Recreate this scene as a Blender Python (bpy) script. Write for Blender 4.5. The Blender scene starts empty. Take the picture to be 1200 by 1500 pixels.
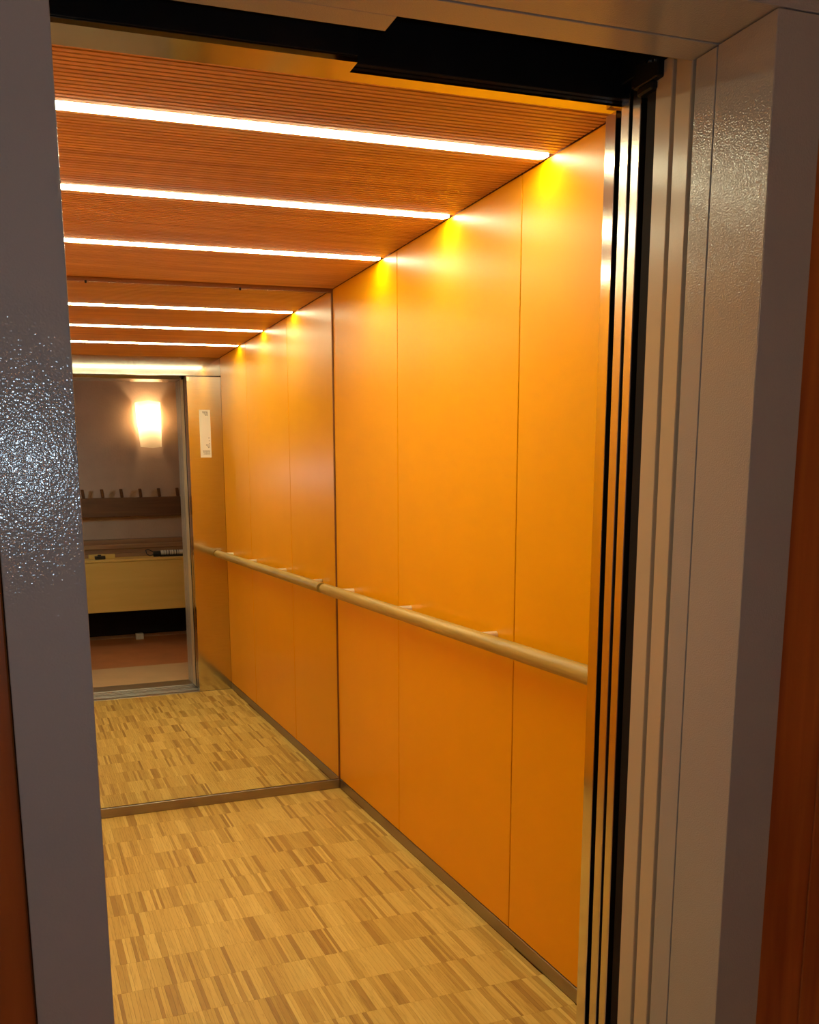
import bpy, bmesh, math, random
from mathutils import Vector, Matrix

random.seed(7)
scene = bpy.context.scene
col = scene.collection

# ------------------------------------------------------------------ camera
# X runs along the door, Y into the car, Z up; right car wall X = 0, car front Y = 0
CAM = Vector((-1.35247, -1.61694, 1.41059))
YAW, PITCH, ROLL = 0.32088, -0.17682, -0.01903
FPX, PX, PY = 1338.91, 470.862, 941.751
fw = Vector((math.sin(YAW) * math.cos(PITCH), math.cos(YAW) * math.cos(PITCH), math.sin(PITCH)))
rt = Vector((math.cos(YAW), -math.sin(YAW), 0))
up = rt.cross(fw)
rt2 = math.cos(ROLL) * rt + math.sin(ROLL) * up
up2 = -math.sin(ROLL) * rt + math.cos(ROLL) * up
cam = bpy.data.cameras.new('camera')
cam_ob = bpy.data.objects.new('camera', cam)
col.objects.link(cam_ob)
m = Matrix((rt2, up2, -fw)).transposed().to_4x4()
m.translation = CAM
cam_ob.matrix_world = m
cam.sensor_fit = 'AUTO'
cam.sensor_width = 36
cam.lens = FPX / 1500 * 36
cam.shift_x = (600 - PX) / 1500
cam.shift_y = (PY - 750) / 1500
cam.clip_start = 0.02
scene.camera = cam_ob

# ------------------------------------------------------------------ world, exposure
w = bpy.data.worlds.new('world')
scene.world = w
w.use_nodes = True
w.node_tree.nodes['Background'].inputs[0].default_value = (0.9, 0.75, 0.6, 1)
w.node_tree.nodes['Background'].inputs[1].default_value = 0.004
scene.view_settings.view_transform = 'Standard'
scene.view_settings.look = 'None'
scene.view_settings.gamma = 1
scene.view_settings.use_curve_mapping = False
scene.view_settings.exposure = 0.0

LED_POWER = 41.0
LED_COLOR = (1.0, 0.95, 0.61)
SCONCE_POWER = 8.5
HALL_FILL_POWER = 2.5
FLASH_POWER = 6.0

# the phone's own LED, a hand's width beside the lens
fl = bpy.data.lights.new('phone_flash', 'POINT')
fl.energy = FLASH_POWER
fl.color = (0.58, 0.80, 1.0)
fl.shadow_soft_size = 0.004
flo = bpy.data.objects.new('phone_flash', fl)
col.objects.link(flo)
flo.location = (-1.324, -1.617, 1.462)

# ------------------------------------------------------------------ dimensions
D = 2.21522            # car depth, mirror plane
XL = -1.49             # left car wall
H = 2.2                # car ceiling
XO, XOL = -0.2242, -1.269   # clear opening
ZO = 2.088             # opening height
FY = -0.42             # face of the landing frame
HALL_Y = -2.45
LIGHTS = (0.5470, 1.1006, 1.6610)
JOINTS = (0.6825, 1.5254)
KICK = 0.0442

# ------------------------------------------------------------------ materials
def nodes_of(name):
    mt = bpy.data.materials.new(name)
    mt.use_nodes = True
    nt = mt.node_tree
    return mt, nt, nt.nodes['Principled BSDF']

def setin(b, **kw):
    for k, v in kw.items():
        b.inputs[k.replace('_', ' ')].default_value = v

def rgb(c):
    return (c[0], c[1], c[2], 1)

def N(nt, typ, **kw):
    n = nt.nodes.new(typ)
    for k, v in kw.items():
        setattr(n, k, v)
    return n

def ramp(nt, stops):
    r = nt.nodes.new('ShaderNodeValToRGB')
    e = r.color_ramp.elements
    e[0].position, e[0].color = stops[0][0], rgb(stops[0][1])
    e[1].position, e[1].color = stops[-1][0], rgb(stops[-1][1])
    for p, c in stops[1:-1]:
        x = e.new(p)
        x.color = rgb(c)
    return r

def mat_plain(name, c, rough=0.5, metal=0.0, noise=0.06, scale=6.0, bump=0.0, bscale=200.0, spec=0.5):
    mt, nt, b = nodes_of(name)
    tc = N(nt, 'ShaderNodeTexCoord')
    nz = N(nt, 'ShaderNodeTexNoise')
    nz.inputs['Scale'].default_value = scale
    nz.inputs['Detail'].default_value = 4
    nt.links.new(tc.outputs['Object'], nz.inputs['Vector'])
    r = ramp(nt, [(0.3, [x * (1 - noise) for x in c]), (0.7, [min(1, x * (1 + noise)) for x in c])])
    nt.links.new(nz.outputs['Fac'], r.inputs['Fac'])
    nt.links.new(r.outputs['Color'], b.inputs['Base Color'])
    setin(b, Roughness=rough, Metallic=metal, Specular_IOR_Level=spec)
    if bump:
        n2 = N(nt, 'ShaderNodeTexNoise')
        n2.inputs['Scale'].default_value = bscale
        n2.inputs['Detail'].default_value = 0.0
        nt.links.new(tc.outputs['Object'], n2.inputs['Vector'])
        bp = N(nt, 'ShaderNodeBump')
        bp.inputs['Strength'].default_value = 1.0
        bp.inputs['Distance'].default_value = bump
        nt.links.new(n2.outputs['Fac'], bp.inputs['Height'])
        nt.links.new(bp.outputs['Normal'], b.inputs['Normal'])
    return mt

def mat_wood(name, dark, light, axis='Z', scale=14.0, stretch=0.08, rough=0.45, knots=False, bump=0.0, contrast=(0.3, 0.7), spec=0.5):
    mt, nt, b = nodes_of(name)
    tc = N(nt, 'ShaderNodeTexCoord')
    oi = N(nt, 'ShaderNodeObjectInfo')
    mp = N(nt, 'ShaderNodeMapping')
    s = [scale, scale, scale]
    s['XYZ'.index(axis)] = scale * stretch
    mp.inputs['Scale'].default_value = s
    nt.links.new(tc.outputs['Object'], mp.inputs['Vector'])
    nz = N(nt, 'ShaderNodeTexNoise', noise_dimensions='4D')
    nz.inputs['Scale'].default_value = 1.0
    nz.inputs['Detail'].default_value = 6
    nz.inputs['Distortion'].default_value = 0.6
    nt.links.new(mp.outputs['Vector'], nz.inputs['Vector'])
    mw = N(nt, 'ShaderNodeMath', operation='MULTIPLY')
    mw.inputs[1].default_value = 37.0
    nt.links.new(oi.outputs['Random'], mw.inputs[0])
    nt.links.new(mw.outputs[0], nz.inputs['W'])
    r = ramp(nt, [(contrast[0], dark), (contrast[1], light)])
    nt.links.new(nz.outputs['Fac'], r.inputs['Fac'])
    out = r.outputs['Color']
    if knots:
        vo = N(nt, 'ShaderNodeTexVoronoi')
        vo.inputs['Scale'].default_value = 5.0
        nt.links.new(tc.outputs['Object'], vo.inputs['Vector'])
        kr = ramp(nt, [(0.02, (0.12, 0.08, 0.06)), (0.055, (1, 1, 1))])
        nt.links.new(vo.outputs['Distance'], kr.inputs['Fac'])
        mx = N(nt, 'ShaderNodeMix', data_type='RGBA', blend_type='MULTIPLY')
        mx.inputs[0].default_value = 1.0
        nt.links.new(out, mx.inputs[6])
        nt.links.new(kr.outputs['Color'], mx.inputs[7])
        out = mx.outputs[2]
    nt.links.new(out, b.inputs['Base Color'])
    setin(b, Roughness=rough, Specular_IOR_Level=spec)
    if bump:
        bp = N(nt, 'ShaderNodeBump')
        bp.inputs['Distance'].default_value = bump
        nt.links.new(nz.outputs['Fac'], bp.inputs['Height'])
        nt.links.new(bp.outputs['Normal'], b.inputs['Normal'])
    return mt

def mat_steel(name, c, rough, axis='Z', scale=900.0, aniso=0.0, blotch=0.05):
    mt, nt, b = nodes_of(name)
    tc = N(nt, 'ShaderNodeTexCoord')
    mp = N(nt, 'ShaderNodeMapping')
    s = [scale] * 3
    s['XYZ'.index(axis)] = scale * 0.01
    mp.inputs['Scale'].default_value = s
    nt.links.new(tc.outputs['Object'], mp.inputs['Vector'])
    nz = N(nt, 'ShaderNodeTexNoise')
    nz.inputs['Scale'].default_value = 1.0
    nt.links.new(mp.outputs['Vector'], nz.inputs['Vector'])
    n2 = N(nt, 'ShaderNodeTexNoise')
    n2.inputs['Scale'].default_value = 9.0
    n2.inputs['Detail'].default_value = 5
    nt.links.new(tc.outputs['Object'], n2.inputs['Vector'])
    mr = N(nt, 'ShaderNodeMapRange')
    mr.inputs['To Min'].default_value = rough * (1 - 2 * blotch)
    mr.inputs['To Max'].default_value = rough * (1 + 4 * blotch)
    nt.links.new(n2.outputs['Fac'], mr.inputs['Value'])
    nt.links.new(mr.outputs['Result'], b.inputs['Roughness'])
    r = ramp(nt, [(0.3, [x * 0.93 for x in c]), (0.7, [min(1, x * 1.05) for x in c])])
    nt.links.new(nz.outputs['Fac'], r.inputs['Fac'])
    nt.links.new(r.outputs['Color'], b.inputs['Base Color'])
    setin(b, Metallic=1.0, Anisotropic=aniso)
    return mt

def mat_emit(name, c, s):
    mt = bpy.data.materials.new(name)
    mt.use_nodes = True
    nt = mt.node_tree
    nt.nodes.clear()
    e = N(nt, 'ShaderNodeEmission')
    e.inputs[0].default_value = rgb(c)
    e.inputs[1].default_value = s
    o = N(nt, 'ShaderNodeOutputMaterial')
    nt.links.new(e.outputs[0], o.inputs[0])
    return mt

M = {}
M['orange'] = mat_plain('orange_laminate', (0.83, 0.36, 0.0), 0.31, noise=0.02, scale=5, spec=0.22)
M['joint'] = mat_plain('dark_joint', (0.16, 0.035, 0.010), 0.7)
M['slat'] = mat_wood('ceiling_wood', (0.52, 0.235, 0.06), (0.76, 0.39, 0.105), 'X', 30, 0.05, 0.5, spec=0.3)
M['ceil_back'] = mat_plain('ceiling_backing', (0.02, 0.005, 0.002), 0.95)
M['steel'] = mat_steel('brushed_steel', (0.68, 0.64, 0.58), 0.11, 'X')
M['steel_door'] = mat_steel('door_steel', (0.62, 0.57, 0.52), 0.20, 'Z')
M['kick'] = mat_steel('kick_steel', (0.36, 0.30, 0.25), 0.38, 'X', 300)
M['alu'] = mat_steel('sill_aluminium', (0.55, 0.53, 0.51), 0.32, 'X', 300)
M['chrome'] = mat_steel('bracket_steel', (0.75, 0.70, 0.62), 0.18, 'Z', 400)
M['bracket'] = mat_plain('satin_nickel', (0.80, 0.72, 0.52), 0.42, metal=0.6)
M['rail'] = mat_wood('rail_oak', (0.33, 0.21, 0.04), (0.52, 0.35, 0.08), 'Y', 60, 0.06, 0.38)
M['black'] = mat_plain('black_metal', (0.012, 0.012, 0.014), 0.45, noise=0.3, spec=0.2)
M['darkgrey'] = mat_plain('dark_grey_metal', (0.018, 0.014, 0.014), 0.75, noise=0.15, spec=0.08)
M['paint'] = mat_plain('hammered_grey_paint', (0.41, 0.405, 0.405), 0.11, noise=0.03, scale=3, bump=0.00034, bscale=380, spec=0.5)
M['paint_door'] = mat_plain('beige_grey_paint', (0.58, 0.50, 0.37), 0.2, noise=0.03, scale=3, bump=0.00012, bscale=300)
M['wallwood'] = mat_wood('stained_pine', (0.26, 0.055, 0.008), (0.58, 0.17, 0.03), 'Z', 22, 0.06, 0.4, knots=True, contrast=(0.25, 0.75))
M['plaster'] = mat_plain('hall_plaster', (0.58, 0.41, 0.29), 0.85, noise=0.07, scale=4, bump=0.001, bscale=60)
M['hallfloor'] = mat_plain('hall_floor_red', (0.60, 0.22, 0.07), 0.5, noise=0.10, scale=5)
M['hallband'] = mat_plain('hall_floor_pale', (0.74, 0.48, 0.25), 0.5, noise=0.06, scale=5)
M['cabinet'] = mat_wood('pale_birch', (0.80, 0.52, 0.12), (0.88, 0.59, 0.15), 'X', 16, 0.1, 0.5)
M['darkwood'] = mat_wood('dark_shelf_wood', (0.12, 0.05, 0.018), (0.22, 0.09, 0.032), 'X', 20, 0.06, 0.5)
M['plank'] = mat_wood('plank_wood', (0.26, 0.13, 0.06), (0.44, 0.25, 0.12), 'X', 20, 0.06, 0.6)
M['paper'] = mat_plain('notice_paper', (0.80, 0.76, 0.70), 0.5, noise=0.01)
M['ink'] = mat_plain('notice_ink', (0.12, 0.11, 0.11), 0.6)
M['blackplastic'] = mat_plain('black_plastic', (0.012, 0.011, 0.011), 0.35)
M['whitelabel'] = mat_plain('white_label', (0.72, 0.68, 0.60), 0.5)
M['led'] = mat_emit('led_diffuser', LED_COLOR, LED_POWER)

M['backing'] = mat_plain('back_wall_brown', (0.34, 0.12, 0.03), 0.6)

# mirror
mt, nt, b = nodes_of('mirror_silver')
setin(b, Metallic=1.0, Roughness=0.0)
tc = N(nt, 'ShaderNodeTexCoord')
nz = N(nt, 'ShaderNodeTexNoise')
nz.inputs['Scale'].default_value = 3
nt.links.new(tc.outputs['Object'], nz.inputs['Vector'])
r = ramp(nt, [(0.3, (0.86, 0.88, 0.83)), (0.7, (0.88, 0.90, 0.85))])
nt.links.new(nz.outputs['Fac'], r.inputs['Fac'])
nt.links.new(r.outputs['Color'], b.inputs['Base Color'])
M['mirror'] = mt

# oak stave parquet: one tint value per stave, stored on the mesh
mt, nt, b = nodes_of('oak_parquet')
at = N(nt, 'ShaderNodeAttribute', attribute_name='tint')
tc = N(nt, 'ShaderNodeNewGeometry')
mp = N(nt, 'ShaderNodeMapping')
mp.inputs['Scale'].default_value = (160, 11, 160)
nt.links.new(tc.outputs['Position'], mp.inputs['Vector'])
nz = N(nt, 'ShaderNodeTexNoise', noise_dimensions='4D')
nz.inputs['Scale'].default_value = 1.0
nz.inputs['Detail'].default_value = 5
nz.inputs['Distortion'].default_value = 1.2
nt.links.new(mp.outputs['Vector'], nz.inputs['Vector'])
mw = N(nt, 'ShaderNodeMath', operation='MULTIPLY')
mw.inputs[1].default_value = 91.0
nt.links.new(at.outputs['Fac'], mw.inputs[0])
nt.links.new(mw.outputs[0], nz.inputs['W'])
r1 = ramp(nt, [(0.0, (0.30, 0.16, 0.035)), (0.35, (0.50, 0.325, 0.072)), (0.7, (0.64, 0.45, 0.11)), (1.0, (0.76, 0.575, 0.165))])
nt.links.new(at.outputs['Fac'], r1.inputs['Fac'])
r2 = ramp(nt, [(0.25, (0.72, 0.64, 0.54)), (0.5, (1, 1, 1)), (0.8, (1.0, 1.0, 1.0))])
nt.links.new(nz.outputs['Fac'], r2.inputs['Fac'])
mx = N(nt, 'ShaderNodeMix', data_type='RGBA', blend_type='MULTIPLY')
mx.inputs[0].default_value = 1.0
nt.links.new(r1.outputs['Color'], mx.inputs[6])
nt.links.new(r2.outputs['Color'], mx.inputs[7])
nt.links.new(mx.outputs[2], b.inputs['Base Color'])
setin(b, Roughness=0.42, Specular_IOR_Level=0.35)
M['parquet'] = mt

# sconce glass: lets the bulb's light through diffusely
mt = bpy.data.materials.new('opal_glass')
mt.use_nodes = True
nt = mt.node_tree
nt.nodes.clear()
tr = N(nt, 'ShaderNodeBsdfTranslucent')
tr.inputs[0].default_value = (0.95, 0.86, 0.68, 1)
gl = N(nt, 'ShaderNodeBsdfPrincipled')
gl.inputs['Base Color'].default_value = (0.85, 0.78, 0.64, 1)
gl.inputs['Roughness'].default_value = 0.25
nz = N(nt, 'ShaderNodeTexNoise')
nz.inputs['Scale'].default_value = 8
rr = ramp(nt, [(0.3, (0.62, 0.62, 0.62)), (0.7, (0.68, 0.68, 0.68))])
nt.links.new(nz.outputs['Fac'], rr.inputs['Fac'])
ms = N(nt, 'ShaderNodeMixShader')
nt.links.new(rr.outputs['Color'], ms.inputs[0])
nt.links.new(gl.outputs[0], ms.inputs[1])
nt.links.new(tr.outputs[0], ms.inputs[2])
o = N(nt, 'ShaderNodeOutputMaterial')
nt.links.new(ms.outputs[0], o.inputs[0])
M['opal'] = mt
M['bulb'] = mat_emit('bulb_glow', (1.0, 0.82, 0.58), 30.0)

# ------------------------------------------------------------------ mesh helpers
def obj(name, bm, mat, parent=None, origin=None, smooth=False):
    """link a bmesh given in world coordinates; the origin goes to the base of the piece"""
    bm.normal_update()
    vs = [v.co for v in bm.verts]
    if origin is None:
        lo = Vector([min(v[i] for v in vs) for i in range(3)])
        hi = Vector([max(v[i] for v in vs) for i in range(3)])
        origin = Vector(((lo.x + hi.x) / 2, (lo.y + hi.y) / 2, lo.z))
    origin = Vector(origin)
    for v in bm.verts:
        v.co -= origin
    me = bpy.data.meshes.new(name)
    if smooth:
        for f in bm.faces:
            f.smooth = True
    bm.to_mesh(me)
    bm.free()
    me.materials.append(M[mat])
    o = bpy.data.objects.new(name, me)
    col.objects.link(o)
    if parent is not None:
        o.parent = parent
        o.location = origin - world_loc(parent)
    else:
        o.location = origin
    return o

def world_loc(o):
    p = Vector(o.location)
    while o.parent is not None:
        o = o.parent
        p += Vector(o.location)
    return p

def bx(bm, x0, x1, y0, y1, z0, z1, bev=0.0, seg=1):
    g = bmesh.new()
    vs = [g.verts.new((x, y, z)) for x in (x0, x1) for y in (y0, y1) for z in (z0, z1)]
    for f in ((0, 1, 3, 2), (4, 6, 7, 5), (0, 4, 5, 1), (2, 3, 7, 6), (0, 2, 6, 4), (1, 5, 7, 3)):
        g.faces.new([vs[i] for i in f])
    if bev:
        bmesh.ops.bevel(g, geom=list(g.edges), offset=bev, segments=seg, affect='EDGES', profile=0.5)
    bmesh.ops.recalc_face_normals(g, faces=list(g.faces))
    t = bpy.data.meshes.new('tmp')
    g.to_mesh(t)
    g.free()
    bm.from_mesh(t)
    bpy.data.meshes.remove(t)
    return bm

def box(name, x0, x1, y0, y1, z0, z1, mat, parent=None, bev=0.0, seg=1):
    return obj(name, bx(bmesh.new(), x0, x1, y0, y1, z0, z1, bev, seg), mat, parent)

def cyl(bm, p0, p1, r0, r1=None, n=20, caps=True, bev=0.0):
    r1 = r0 if r1 is None else r1
    p0, p1 = Vector(p0), Vector(p1)
    d = (p1 - p0).normalized()
    a = d.orthogonal().normalized()
    c = d.cross(a)
    prof = [(0.0, r0), (1.0, r1)]
    L = (p1 - p0).length
    if bev:
        prof = [(0, r0 - bev), (bev / L, r0), (1 - bev / L, r1), (1, r1 - bev)]
    rings = []
    for t, r in prof:
        q = p0 + (p1 - p0) * t
        rings.append([bm.verts.new(q + r * (math.cos(2 * math.pi * i / n) * a + math.sin(2 * math.pi * i / n) * c)) for i in range(n)])
    for A, B in zip(rings, rings[1:]):
        for i in range(n):
            bm.faces.new((A[i], A[(i + 1) % n], B[(i + 1) % n], B[i]))
    if caps:
        bm.faces.new(list(reversed(rings[0])))
        bm.faces.new(rings[-1])
    return bm

def empty(name, loc):
    o = bpy.data.objects.new(name, None)
    col.objects.link(o)
    o.location = loc
    o.empty_display_size = 0.05
    return o

def tag(o, label=None, cat=None, group=None, kind=None):
    if label:
        o['label'] = label
    if cat:
        o['category'] = cat
    if group:
        o['group'] = group
    if kind:
        o['kind'] = kind
    return o

def flat_shade_angle(o, deg=35):
    for p in o.data.polygons:
        p.use_smooth = True
    try:
        o.data.set_sharp_from_angle(angle=math.radians(deg))
    except Exception:
        pass

# ================================================================== THE CAR
# ---- floor: slab and oak staves
floor = tag(box('floor', XL, 0.0, 0.002, D + 0.005, -0.06, -0.009, 'joint'),
            'oak industrial parquet floor of narrow staves inside the lift car', 'floor', kind='structure')
ROW = 0.16
staves = []
y = 0.003
row = 0
while y < D - 0.003:
    y1 = min(row * ROW + ROW, D - 0.002)
    x = XL + 0.002 - random.random() * 0.02
    base = random.random()
    while x < -0.003:
        wd = random.choice((0.008, 0.010, 0.010, 0.012, 0.014, 0.017, 0.021))
        if random.random() < 0.5:
            base = random.uniform(0.5, 0.95)
        t = min(1, max(0, base + random.uniform(-0.09, 0.09)))
        if random.random() < 0.2:
            t = random.uniform(0.12, 0.42)
        xa, xb = max(x, XL + 0.002), min(x + wd, -0.003)
        if xb - xa > 0.004:
            staves.append((xa, xb, y, y1, t))
        x += wd
    y = y1
    row += 1

def in_view(s):
    d = Vector(((s[0] + s[1]) / 2, (s[2] + s[3]) / 2, 0)) - CAM
    px, py = PX + FPX * d.dot(rt2) / d.dot(fw), PY - FPX * d.dot(up2) / d.dot(fw)
    return py < 1515 and 72 + 0.062 * py < px < 870

bpy.context.view_layer.update()
vis = sorted([s for s in staves if in_view(s)], key=lambda s: (Vector(((s[0] + s[1]) / 2, (s[2] + s[3]) / 2, 0)) - CAM).length - 25 * (s[1] - s[0]))
single = set(vis[:300])
G = 0.00022
rest = bmesh.new()
rest_t = []
for s in staves:
    bm = rest if s not in single else bmesh.new()
    dz = random.uniform(-0.00012, 0.0)
    bx(bm, s[0] + G, s[1] - G, s[2] + G, s[3] - G, -0.009, dz)
    if s in single:
        o = obj('stave', bm, 'parquet', floor)
        a = o.data.attributes.new('tint', 'FLOAT', 'FACE')
        a.data.foreach_set('value', [s[4]] * len(o.data.polygons))
    else:
        rest_t += [s[4]] * 6
o = obj('stave_field', rest, 'parquet', floor)
a = o.data.attributes.new('tint', 'FLOAT', 'FACE')
a.data.foreach_set('value', rest_t)
o['kind'] = 'stuff'

# ---- side walls
def side_wall(name, xf, s, label):
    # xf = face plane, s = direction away from the room
    back = box(name, *sorted((xf + s * 0.0125, xf + s * 0.06)), 0.0, D + 0.03, -0.06, 2.3, 'joint')
    tag(back, label, 'wall', kind='structure')
    e = (0.0,) + JOINTS + (D - 0.002,)
    for i in range(3):
        box('panel', *sorted((xf, xf + s * 0.012)), e[i] + 0.0024, e[i + 1] - 0.0024, KICK + 0.002, H - 0.001, 'orange', back, 0.0008)
    return back

side_wall('wall_right', 0.0, 1, 'orange laminate panelled lift wall behind the wooden handrail')
side_wall('wall_left', XL, -1, 'orange laminate panelled lift wall facing the handrail')
for nm, x0, x1, lb in (('baseboard_right', -0.003, 0.012, 'dull steel kick strip below the handrail wall'),
                       ('baseboard_left', XL - 0.012, XL + 0.003, 'dull steel kick strip below the wall facing the handrail')):
    tag(box(nm, x0, x1, 0.002, D - 0.005, 0.0006, KICK, 'kick', None, 0.0012), lb, 'baseboard', kind='structure')
tag(box('baseboard_back', XL + 0.004, -0.0035, D - 0.005, D + 0.007, 0.0006, KICK - 0.001, 'kick', None, 0.0012),
    'dull steel kick strip below the wall mirror', 'baseboard', kind='structure')
tag(box('wall_back', XL - 0.012, 0.012, D + 0.0072, D + 0.05, -0.06, 2.3, 'backing'),
    'dark backing of the lift wall behind the large mirror', 'wall', kind='structure')

# ---- mirror over the whole back wall
mir = box('wall_mirror', XL + 0.006, -0.0085, D, D + 0.006, KICK + 0.002, H - 0.016, 'mirror')
tag(mir, 'full-height mirror covering the back wall of the lift', 'mirror')
box('polished_edge', -0.0083, -0.0062, D, D + 0.006, KICK + 0.002, H - 0.016, 'chrome', mir)
box('polished_edge', XL + 0.006, -0.0072, D, D + 0.006, H - 0.0158, H - 0.0138, 'chrome', mir)
for xc in (-1.015, -0.40):
    box('clip', xc - 0.004, xc + 0.004, D - 0.003, D + 0.007, H - 0.021, H - 0.010, 'darkgrey', mir, 0.001)

# ---- slatted ceiling
ceil = tag(box('ceiling', XL - 0.012, 0.012, -0.03, D + 0.05, H + 0.0202, H + 0.05, 'ceil_back'),
           'brown wooden slatted lift ceiling with three light strips', 'ceiling', kind='structure')
bm = bmesh.new()
P = 0.554 / 32
yy = 0.004
while yy + P < D - 0.002:
    a, b_ = yy, yy + P - 0.0056
    if not any(a < l + 0.027 and b_ > l - 0.027 for l in LIGHTS):
        bx(bm, XL + 0.003, -0.004, a, b_, H, H + 0.020)
    yy += P
o = obj('slat_field', bm, 'slat', ceil)
o['kind'] = 'stuff'

def strip_light(yc, label):
    t = empty('ceiling_light', (XL / 2, yc, H))
    tag(t, label, 'light', 'light strips in the slatted ceiling')
    # diffuser with rounded ends
    bm = bmesh.new()
    hw, x0, x1 = 0.0205, XL + 0.012, -0.010
    pts = []
    for i in range(9):
        a = -math.pi / 2 + math.pi * i / 8
        pts.append((x1 - hw * 0.7 + hw * 0.7 * math.cos(a), yc + hw * math.sin(a)))
    for i in range(9):
        a = math.pi / 2 + math.pi * i / 8
        pts.append((x0 + hw * 0.7 + hw * 0.7 * math.cos(a), yc + hw * math.sin(a)))
    lo = [bm.verts.new((p[0], p[1], H - 0.002)) for p in pts]
    hi = [bm.verts.new((p[0], p[1], H + 0.006)) for p in pts]
    bm.faces.new(list(reversed(lo)))
    bm.faces.new(hi)
    n = len(pts)
    for i in range(n):
        bm.faces.new((lo[i], lo[(i + 1) % n], hi[(i + 1) % n], hi[i]))
    bmesh.ops.recalc_face_normals(bm, faces=list(bm.faces))
    obj('diffuser', bm, 'led', t)
    bm = bmesh.new()
    bx(bm, XL + 0.003, -0.004, yc - 0.0262, yc - 0.0212, H, H + 0.012)
    bx(bm, XL + 0.003, -0.004, yc + 0.0212, yc + 0.0262, H, H + 0.012)
    bx(bm, XL + 0.003, -0.004, yc - 0.0212, yc + 0.0212, H + 0.007, H + 0.012)
    obj('housing', bm, 'slat', t)

strip_light(LIGHTS[0], 'white light strip across the ceiling next to the door opening')
strip_light(LIGHTS[1], 'white light strip across the middle of the ceiling')
strip_light(LIGHTS[2], 'white light strip across the ceiling next to the mirror')

# ---- handrail
RX, RZ, RR = -0.067, 0.935, 0.0235
hr = empty('handrail', (RX, D / 2, RZ - 0.03))
tag(hr, 'round oak handrail on steel brackets along the orange wall', 'handrail')
bm = cyl(bmesh.new(), (RX, 0.016, RZ), (RX, D - 0.018, RZ), RR, n=28, bev=0.002)
o = obj('rail', bm, 'rail', hr)
flat_shade_angle(o)
for yb in (0.19, 0.785, 1.41, 2.005):
    bm = bmesh.new()
    cyl(bm, (-0.0004, yb, RZ + 0.006), (RX, yb, RZ + 0.006), 0.0125, n=18)
    o = obj('bracket', bm, 'bracket', hr)
    flat_shade_angle(o)

# ---- front wall of the car (steel)
wf = box('wall_front', XO, 0.0, -0.034, -0.001, 0.0005, ZO - 0.007, 'steel', None, 0.001)
tag(wf, 'brushed steel lift front wall around the door opening', 'wall', kind='structure')
box('return_panel', XL, XOL, -0.034, -0.001, 0.0005, ZO - 0.007, 'steel', wf, 0.001)
bm = bmesh.new()
pl = [(XL, -0.001), (XL, -0.072), (-0.757, -0.072), (-0.757, -0.034), (0.0, -0.034), (0.0, -0.001)]
va = [bm.verts.new((p[0], p[1], ZO - 0.001)) for p in pl]
vb = [bm.verts.new((p[0], p[1], H + 0.011)) for p in pl]
bm.faces.new(va)
bm.faces.new(list(reversed(vb)))
for i in range(6):
    bm.faces.new((va[i], vb[i], vb[(i + 1) % 6], va[(i + 1) % 6]))
bmesh.ops.recalc_face_normals(bm, faces=list(bm.faces))
obj('header_panel', bm, 'steel', wf)

# notice on the steel return panel
nt_ = box('notice', -0.151, -0.079, -0.0008, 0.0006, 1.567, 1.872, 'paper')
tag(nt_, 'tall narrow white notice stuck to the steel lift panel', 'notice')
bm = bmesh.new()
def ink(x, z, w_, h_):
    vs = [bm.verts.new(p) for p in ((x, 0.0009, z), (x + w_, 0.0009, z), (x + w_, 0.0009, z + h_), (x, 0.0009, z + h_))]
    bm.faces.new(vs)
for (x0, x1, z, n) in ((-0.131, -0.094, 1.857, 7), (-0.128, -0.093, 1.850, 6), (-0.120, -0.093, 1.843, 5), (-0.112, -0.095, 1.836, 3),
                       (-0.096, -0.086, 1.690, 1), (-0.094, -0.087, 1.672, 2), (-0.093, -0.088, 1.655, 1), (-0.113, -0.088, 1.645, 4),
                       (-0.105, -0.088, 1.637, 4), (-0.100, -0.089, 1.630, 3), (-0.135, -0.087, 1.607, 6), (-0.133, -0.088, 1.600, 7), (-0.131, -0.088, 1.588, 7)):
    xx = x0
    while xx < x1 - 0.001:
        wl = random.uniform(0.003, 0.009)
        ink(xx, z, min(wl, x1 - xx), 0.0045)
        xx += wl + 0.002
o = obj('lettering', bm, 'ink', nt_)
o['kind'] = 'stuff'

# ---- car door leaves, slid open to the right
d1 = box('door_1', XO, 0.33, -0.074, -0.049, 0.006, 2.098, 'steel_door', None, 0.0012)
tag(d1, 'steel lift door leaf slid open next to the car wall', 'door', kind='structure')
d2 = box('door_2', XO, 0.33, -0.106, -0.083, 0.006, 2.098, 'steel_door', None, 0.0012)
tag(d2, 'steel lift door leaf slid open beside the dark gap', 'door', kind='structure')
# ---- landing door leaves
d3 = box('door_3', XO, 0.33, -0.189, -0.1462, 0.006, 2.115, 'paint_door', None, 0.0015)
tag(d3, 'painted landing door leaf slid open beside the dark gap', 'door', kind='structure')
box('edge_strip', XO + 0.002, -0.12, -0.1458, -0.121, 0.006, 2.085, 'darkgrey', d3, 0.001)
d4 = box('door_4', XO, 0.33, -0.2377, -0.198, 0.006, 2.16, 'paint_door', None, 0.0015)
tag(d4, 'painted landing door leaf slid open next to the grey frame', 'door', kind='structure')
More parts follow.
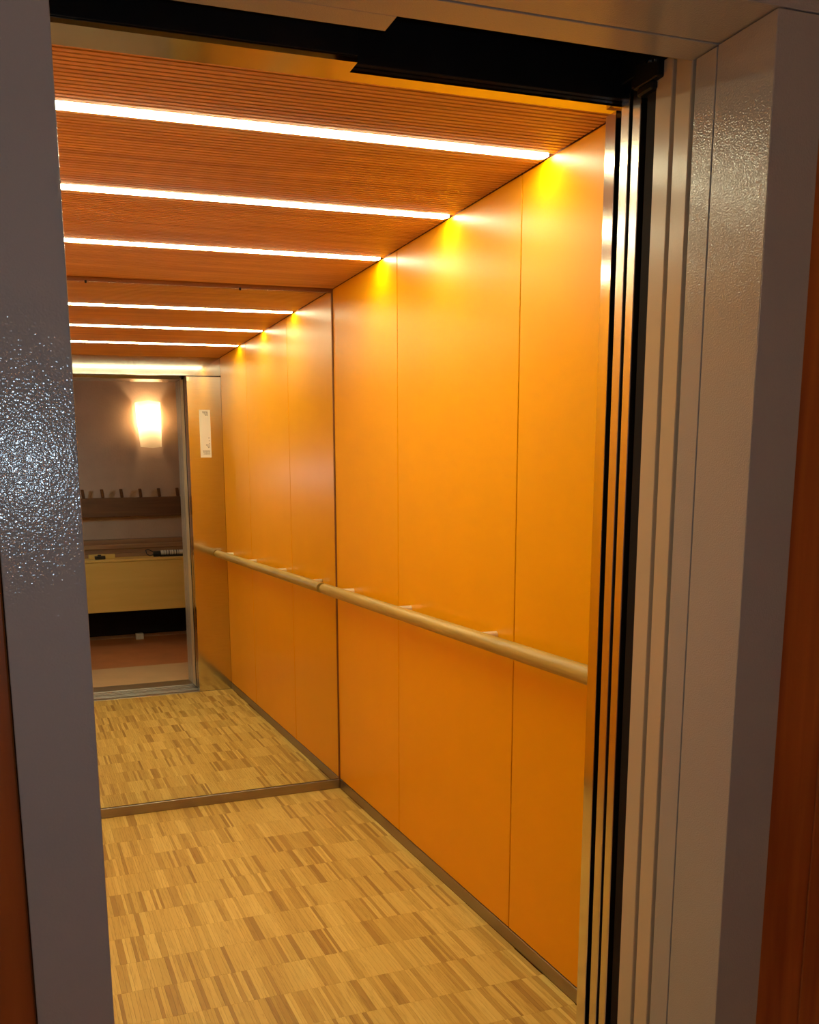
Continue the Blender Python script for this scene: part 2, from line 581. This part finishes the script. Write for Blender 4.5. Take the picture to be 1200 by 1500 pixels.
# door hangers and bracket above the leaves
bm = bmesh.new()
bx(bm, XO - 0.014, -0.15, -0.166, -0.100, 2.088, 2.128, 0.002)
bx(bm, XO - 0.012, -0.15, -0.150, -0.108, 2.074, 2.0885, 0.003)
bx(bm, XO - 0.004, -0.15, -0.1005, -0.080, 2.0985, 2.114, 0.002)
bx(bm, XO - 0.002, -0.05, -0.192, -0.046, 2.118, 2.165, 0.002)
hg = obj('hanger_bracket', bm, 'black', d3)
bm = bmesh.new()
cyl(bm, (XO - 0.012, -0.158, 2.116), (XO - 0.017, -0.158, 2.116), 0.0035, n=10)
cyl(bm, (XO - 0.012, -0.142, 2.121), (XO - 0.017, -0.142, 2.121), 0.004, n=10)
obj('bolt', bm, 'chrome', hg)

# ---- door tracks in the head of the opening
tk = empty('door_track', (-0.6, -0.13, 2.10))
tag(tk, 'black sliding door track in the slot over the doorway', 'track')
box('car_track', XL, 0.4, -0.110, -0.0765, 2.165, 2.27, 'black', tk, 0.002)
box('track_plate', -0.755, 0.4, -0.0465, -0.0355, 2.096, 2.27, 'black', tk, 0.001)
box('track_plate', XL, -0.757, -0.0765, -0.0735, 2.096, 2.27, 'black', tk, 0.001)
box('landing_track', XL, 0.4, -0.190, -0.146, 2.165, 2.27, 'black', tk, 0.002)
box('guide_rail', XL, 0.4, -0.232, -0.222, 2.118, 2.27, 'darkgrey', tk, 0.003)
box('cover', XL, 0.4, -0.246, -0.036, 2.27, 2.29, 'black', tk)

# ---- sills
def sill(name, y0, y1, zt, ribs, label, mat='alu'):
    t = empty(name, ((XO + XOL) / 2, (y0 + y1) / 2, zt - 0.03))
    tag(t, label, 'sill', kind='structure')
    box('plate', XOL - 0.02, XO + 0.5, y0, y1, zt - 0.03, zt - 0.005, mat, t)
    n = len(ribs)
    for (a, b_) in ribs:
        box('rib', XOL - 0.02, XO + 0.5, a, b_, zt - 0.005, zt, mat, t, 0.0008)
    return t
sill('trim_1', -0.114, -0.0352, 0.0, [(-0.114, -0.1045), (-0.0845, -0.0755), (-0.0475, -0.0355)], 'ribbed aluminium sill of the lift car')
sill('trim_2', -0.246, -0.140, 0.0, [(-0.246, -0.2395), (-0.1965, -0.1905), (-0.1445, -0.140)], 'ribbed aluminium sill of the landing doorway')
tag(box('trim_3', XOL - 0.02, XO + 0.02, FY + 0.004, -0.2475, -0.03, 0.001, 'alu', None, 0.001), 'smooth metal threshold plate between the grey door frame jambs', 'threshold', kind='structure')
tag(box('trim_4', XOL + 0.001, XO - 0.001, -0.0345, 0.0015, -0.03, 0.0005, 'alu', None, 0.0008), 'flat metal strip where the parquet meets the car sill', 'threshold', kind='structure')

# ================================================================== LANDING DOORWAY
fr = empty('trim_5', ((XO + XOL) / 2, FY, 0.0))
tag(fr, 'grey hammered-paint steel frame around the lift doorway', 'door frame', kind='structure')
FO_R, FO_L = -0.130, -1.370
box('jamb', XO, FO_R, FY, -0.2965, 0.001, 2.0845, 'paint', fr, 0.0016, 2)
box('jamb', FO_L, XOL, FY, -0.2965, 0.001, 2.0845, 'paint', fr, 0.0016, 2)
box('head', FO_L, FO_R, FY, -0.2965, 2.0865, 2.19, 'paint', fr, 0.0016, 2)
box('inner_jamb', XO, 0.05, -0.2945, -0.2468, 0.001, 2.0835, 'paint', fr, 0.0012, 2)
box('inner_jamb', FO_L, XOL, -0.2945, -0.190, 0.001, 2.0835, 'paint', fr, 0.0012, 2)
bm = bmesh.new()
bx(bm, FO_L, 0.05, -0.2945, -0.234, 2.0855, 2.25, 0.001)
bx(bm, FO_L, -0.755, -0.2342, -0.187, 2.0855, 2.16, 0.001)
obj('inner_head', bm, 'paint', fr)

# ---- stained pine board wall around the frame
wl = tag(box('wall_landing', 0.06, 1.75, -0.385, -0.27, 0.0, 2.6, 'joint'),
         'reddish stained pine board wall beside the lift doorway', 'wall', kind='structure')
box('masonry', -3.3, -1.375, -0.385, -0.27, 0.0, 2.6, 'joint', wl)
box('masonry', -1.375, 0.06, -0.385, -0.2975, 2.195, 2.6, 'joint', wl)
BW = 0.115
def boards(x0, x1, z0, z1, name='board'):
    x = x0
    first = None
    while x < x1 - 0.01:
        xe = min(x + BW, x1)
        if first is None or abs((xe - x) - BW) > 1e-4:
            o = box(name, x + 0.001, xe - 0.001, -0.405, -0.3855, z0, z1, 'wallwood', wl, 0.002)
            if first is None:
                first = o
        else:
            o = first.copy()
            col.objects.link(o)
            o.location.x = first.location.x + (x - x0)
        x = xe
boards(FO_R + 0.001, FO_R + 0.001 + 16 * BW, 0.005, 2.59)
boards(FO_L - 0.001 - 16 * BW, FO_L - 0.001, 0.005, 2.59)
boards(FO_L, FO_R, 2.192, 2.59)

# ---- landing hall
fl_ = tag(box('floor_landing', -3.3, 1.75, HALL_Y - 0.05, -1.06, -0.06, 0.0, 'hallfloor'), 'reddish brown hall floor in front of the lift', 'floor', kind='structure')
box('pale_band', -3.3, 1.75, -1.058, FY + 0.002, -0.06, 0.0005, 'hallband', fl_)
tag(box('wall_hall', -3.3, 1.75, HALL_Y - 0.1, HALL_Y, -0.06, 2.65, 'plaster'), 'plain plastered hall wall carrying the glass wall lamp', 'wall', kind='structure')
tag(box('wall_hall_right', 1.75, 1.85, HALL_Y - 0.1, -0.26, -0.06, 2.65, 'plaster'), 'plain plastered end wall of the hall by the bench', 'wall', kind='structure')
tag(box('wall_hall_left', -3.4, -3.3, HALL_Y - 0.1, -0.26, -0.06, 2.65, 'plaster'), 'plain plastered end wall of the hall away from the bench', 'wall', kind='structure')
tag(box('ceiling_landing', -3.4, 1.85, HALL_Y - 0.1, -0.26, 2.65, 2.75, 'plaster'), 'plain hall ceiling above the landing', 'ceiling', kind='structure')

# wall-hung bench / casing
bn = empty('wall_bench', (-0.05, (HALL_Y - 2.0) / 2, 0.31))
tag(bn, 'pale wooden casing mounted on the hall wall, open underneath', 'cabinet')
box('front_panel', -1.05, 0.95, -2.02, -2.0, 0.31, 0.742, 'cabinet', bn, 0.002)
box('top_board', -1.05, 0.95, HALL_Y + 0.001, -1.996, 0.744, 0.763, 'cabinet', bn, 0.002)
box('side_panel', -1.05, -1.03, HALL_Y + 0.001, -2.021, 0.31, 0.742, 'cabinet', bn, 0.002)
box('side_panel', 0.93, 0.95, HALL_Y + 0.001, -2.021, 0.31, 0.742, 'cabinet', bn, 0.002)
box('cavity_shade_plate', -0.95, 0.85, HALL_Y + 0.004, HALL_Y + 0.07, 0.04, 0.70, 'darkgrey', bn, 0.01)  # dark plate added to stand in for the shade under the casing

# planks lying on the casing against the wall
zz = 0.7635
for i, (th, y0, x0, x1, lb) in enumerate(((0.036, -2.27, -1.0, 0.86, 'wooden plank lying directly on the wall casing, lowest of the pile'),
                                       (0.042, -2.29, -0.97, 0.92, 'wooden plank second from the bottom of the pile on the wall casing'),
                                       (0.043, -2.28, -1.02, 0.80, 'wooden plank third from the bottom of the pile on the wall casing'),
                                       (0.042, -2.31, -0.95, 0.90, 'wooden plank on top of the pile on the wall casing'))):
    o = box('plank', x0, x1, HALL_Y + 0.012, y0, zz, zz + th - 0.003, 'plank', None, 0.002)
    tag(o, lb, 'plank', 'planks piled on the wall casing')
    zz += th - 0.0028

# things lying on the casing
zb = 0.7635
dev = empty('hand_tool', (-0.08, -2.12, zb))
tag(dev, 'black and white cylindrical hand tool lying on the wall casing', 'tool')
bm = cyl(bmesh.new(), (-0.19, -2.13, zb + 0.026), (-0.125, -2.13, zb + 0.026), 0.0255, n=16, bev=0.003)
flat_shade_angle(obj('grip', bm, 'blackplastic', dev))
bm = cyl(bmesh.new(), (-0.125, -2.13, zb + 0.034), (0.075, -2.13, zb + 0.034), 0.021, n=16, bev=0.002)
sl = obj('sleeve', bm, 'whitelabel', dev)
flat_shade_angle(sl)
bm = bmesh.new()
for k in range(7):
    cyl(bm, (-0.10 + k * 0.022, -2.13, zb + 0.034), (-0.10 + k * 0.022 + 0.004 + 0.003 * (k % 3), -2.13, zb + 0.034), 0.0213, n=16)
flat_shade_angle(obj('print', bm, 'ink', sl))
bm = cyl(bmesh.new(), (0.075, -2.13, zb + 0.034), (0.12, -2.13, zb + 0.034), 0.008, n=10)
flat_shade_angle(obj('nozzle', bm, 'whitelabel', dev))
box('base_block', -0.135, 0.07, -2.155, -2.105, zb, zb + 0.0125, 'blackplastic', dev, 0.003)
bm = bmesh.new()
pts = [Vector((-0.19, -2.12, zb + 0.02)), Vector((-0.225, -2.10, zb + 0.012)), Vector((-0.25, -2.11, zb + 0.03)), Vector((-0.255, -2.13, zb + 0.06)), Vector((-0.235, -2.15, zb + 0.068)), Vector((-0.19, -2.14, zb + 0.045))]
for p, q_ in zip(pts, pts[1:]):
    cyl(bm, p, q_, 0.004, n=8)
flat_shade_angle(obj('cord_loop', bm, 'blackplastic', dev))

sm = empty('black_clip', (-0.66, -2.1, zb))
tag(sm, 'small black plastic gadget lying alone on the wall casing', 'gadget')
box('body', -0.70, -0.61, -2.13, -2.08, zb, zb + 0.030, 'blackplastic', sm, 0.006, 2)
box('button', -0.675, -0.645, -2.12, -2.09, zb + 0.0302, zb + 0.040, 'blackplastic', sm, 0.004, 2)
wb = box('wood_offcut', -0.745, -0.52, -2.235, -2.16, zb, zb + 0.036, 'cabinet', None, 0.003)
tag(wb, 'pale wooden offcut lying behind the small black gadget', 'offcut')

# small box on the floor under the casing
sb = box('small_box', -0.36, -0.29, -2.36, -2.30, 0.0005, 0.055, 'whitelabel', None, 0.003)
tag(sb, 'small pale box standing on the hall floor under the casing', 'box')

# peg rail
pg = empty('coat_rack', (-0.1, HALL_Y, 1.12))
tag(pg, 'dark wooden coat rack board with upright pegs on hall wall', 'coat rack')
box('board', -1.02, 0.90, HALL_Y + 0.001, -2.36, 1.115, 1.285, 'darkwood', pg, 0.004)
for k in range(-2, 6):
    x = -0.742 + 0.1672 * (k)
    bm = bmesh.new()
    bx(bm, x - 0.0135, x + 0.0135, -2.385, -2.363, 1.2855, 1.362, 0.004)
    for v in bm.verts:
        v.co.x -= (v.co.z - 1.2855) * 0.16
        v.co.y += (v.co.z - 1.2855) * 0.45
    obj('peg', bm, 'darkwood', pg)

# glass wall lamp
sc = empty('wall_lamp', (-0.12, HALL_Y, 1.72))
tag(sc, 'lit opal glass wall lamp, tapered, above the coat rack', 'wall lamp')
def shade_ring(z, xa, xb, dep, dx=0.0):
    # open-backed U of the glass at height z
    y0, y1 = HALL_Y + 0.012, HALL_Y + dep
    c = 0.025
    return [(xa, y0, z), (xa, y1 - c, z), (xa + c * 0.4, y1 - c * 0.35, z), (xa + c, y1, z + 0.0), ((xa + xb) / 2, y1 + 0.012, z), (xb - c, y1, z), (xb - c * 0.4, y1 - c * 0.35, z), (xb, y1 - c, z), (xb, y0, z)]
bm = bmesh.new()
rings = []
for t in [i / 8 for i in range(9)]:
    z = 1.728 + (2.112 - 1.728) * t
    xa = -0.212 - 0.034 * t
    xb = -0.030
    rings.append([bm.verts.new((p[0], p[1], p[2] + (0.0 if 0 < t < 1 else (0.016 if t == 1 else -0.012) * (1 - abs((p[0] - (xa + xb) / 2) / 0.11))))) for p in shade_ring(z, xa, xb, 0.105 + 0.02 * t)])
for A, B in zip(rings, rings[1:]):
    for i in range(len(A) - 1):
        bm.faces.new((A[i], A[i + 1], B[i + 1], B[i]))
sh = obj('shade', bm, 'opal', sc)
flat_shade_angle(sh, 50)
box('back_plate', -0.19, -0.06, HALL_Y + 0.0005, HALL_Y + 0.012, 1.79, 2.06, 'whitelabel', sc, 0.002)
bm = bmesh.new()
bmesh.ops.create_uvsphere(bm, u_segments=16, v_segments=10, radius=0.028, matrix=Matrix.Translation((-0.125, HALL_Y + 0.062, 1.93)))
obj('bulb', bm, 'bulb', sc, smooth=True)
bm = cyl(bmesh.new(), (-0.125, HALL_Y + 0.062, 1.86), (-0.125, HALL_Y + 0.062, 1.905), 0.015, n=14)
flat_shade_angle(obj('lamp_holder', bm, 'whitelabel', sc))
li = bpy.data.lights.new('lamp_light', 'POINT')
li.energy = SCONCE_POWER
li.color = (1.0, 0.64, 0.34)
li.shadow_soft_size = 0.03
lo_ = bpy.data.objects.new('lamp_light', li)
col.objects.link(lo_)
lo_.parent = sc
lo_.location = Vector((-0.125, HALL_Y + 0.062, 1.975)) - Vector(sc.location)

# unseen glowing dome, added as fill to warm and brighten the hall
cl = empty('hall_fill_light', (-2.35, -1.35, 2.55))
tag(cl, 'added fill light, a glowing dome out of view on the hall ceiling', 'fill light')
bm = cyl(bmesh.new(), (-2.35, -1.35, 2.635), (-2.35, -1.35, 2.6495), 0.16, n=32)
flat_shade_angle(obj('base_plate', bm, 'whitelabel', cl))
bm = bmesh.new()
rings = []
for a in range(7):
    t = math.pi / 2 * a / 6
    rr_, z = 0.15 * math.cos(t), 2.634 - 0.075 * math.sin(t)
    if a == 6:
        rings.append([bm.verts.new((-2.35, -1.35, z))])
    else:
        rings.append([bm.verts.new((-2.35 + rr_ * math.cos(2 * math.pi * k / 32), -1.35 + rr_ * math.sin(2 * math.pi * k / 32), z)) for k in range(32)])
for A, B in zip(rings, rings[1:]):
    for k in range(32):
        if len(B) == 1:
            bm.faces.new((A[k], A[(k + 1) % 32], B[0]))
        else:
            bm.faces.new((A[k], A[(k + 1) % 32], B[(k + 1) % 32], B[k]))
area_l = 2 * math.pi * 0.15 * 0.11
M['dome'] = mat_emit('hall_fill_glow', (1.0, 0.66, 0.36), HALL_FILL_POWER / (math.pi * area_l))
flat_shade_angle(obj('dome', bm, 'dome', cl), 80)
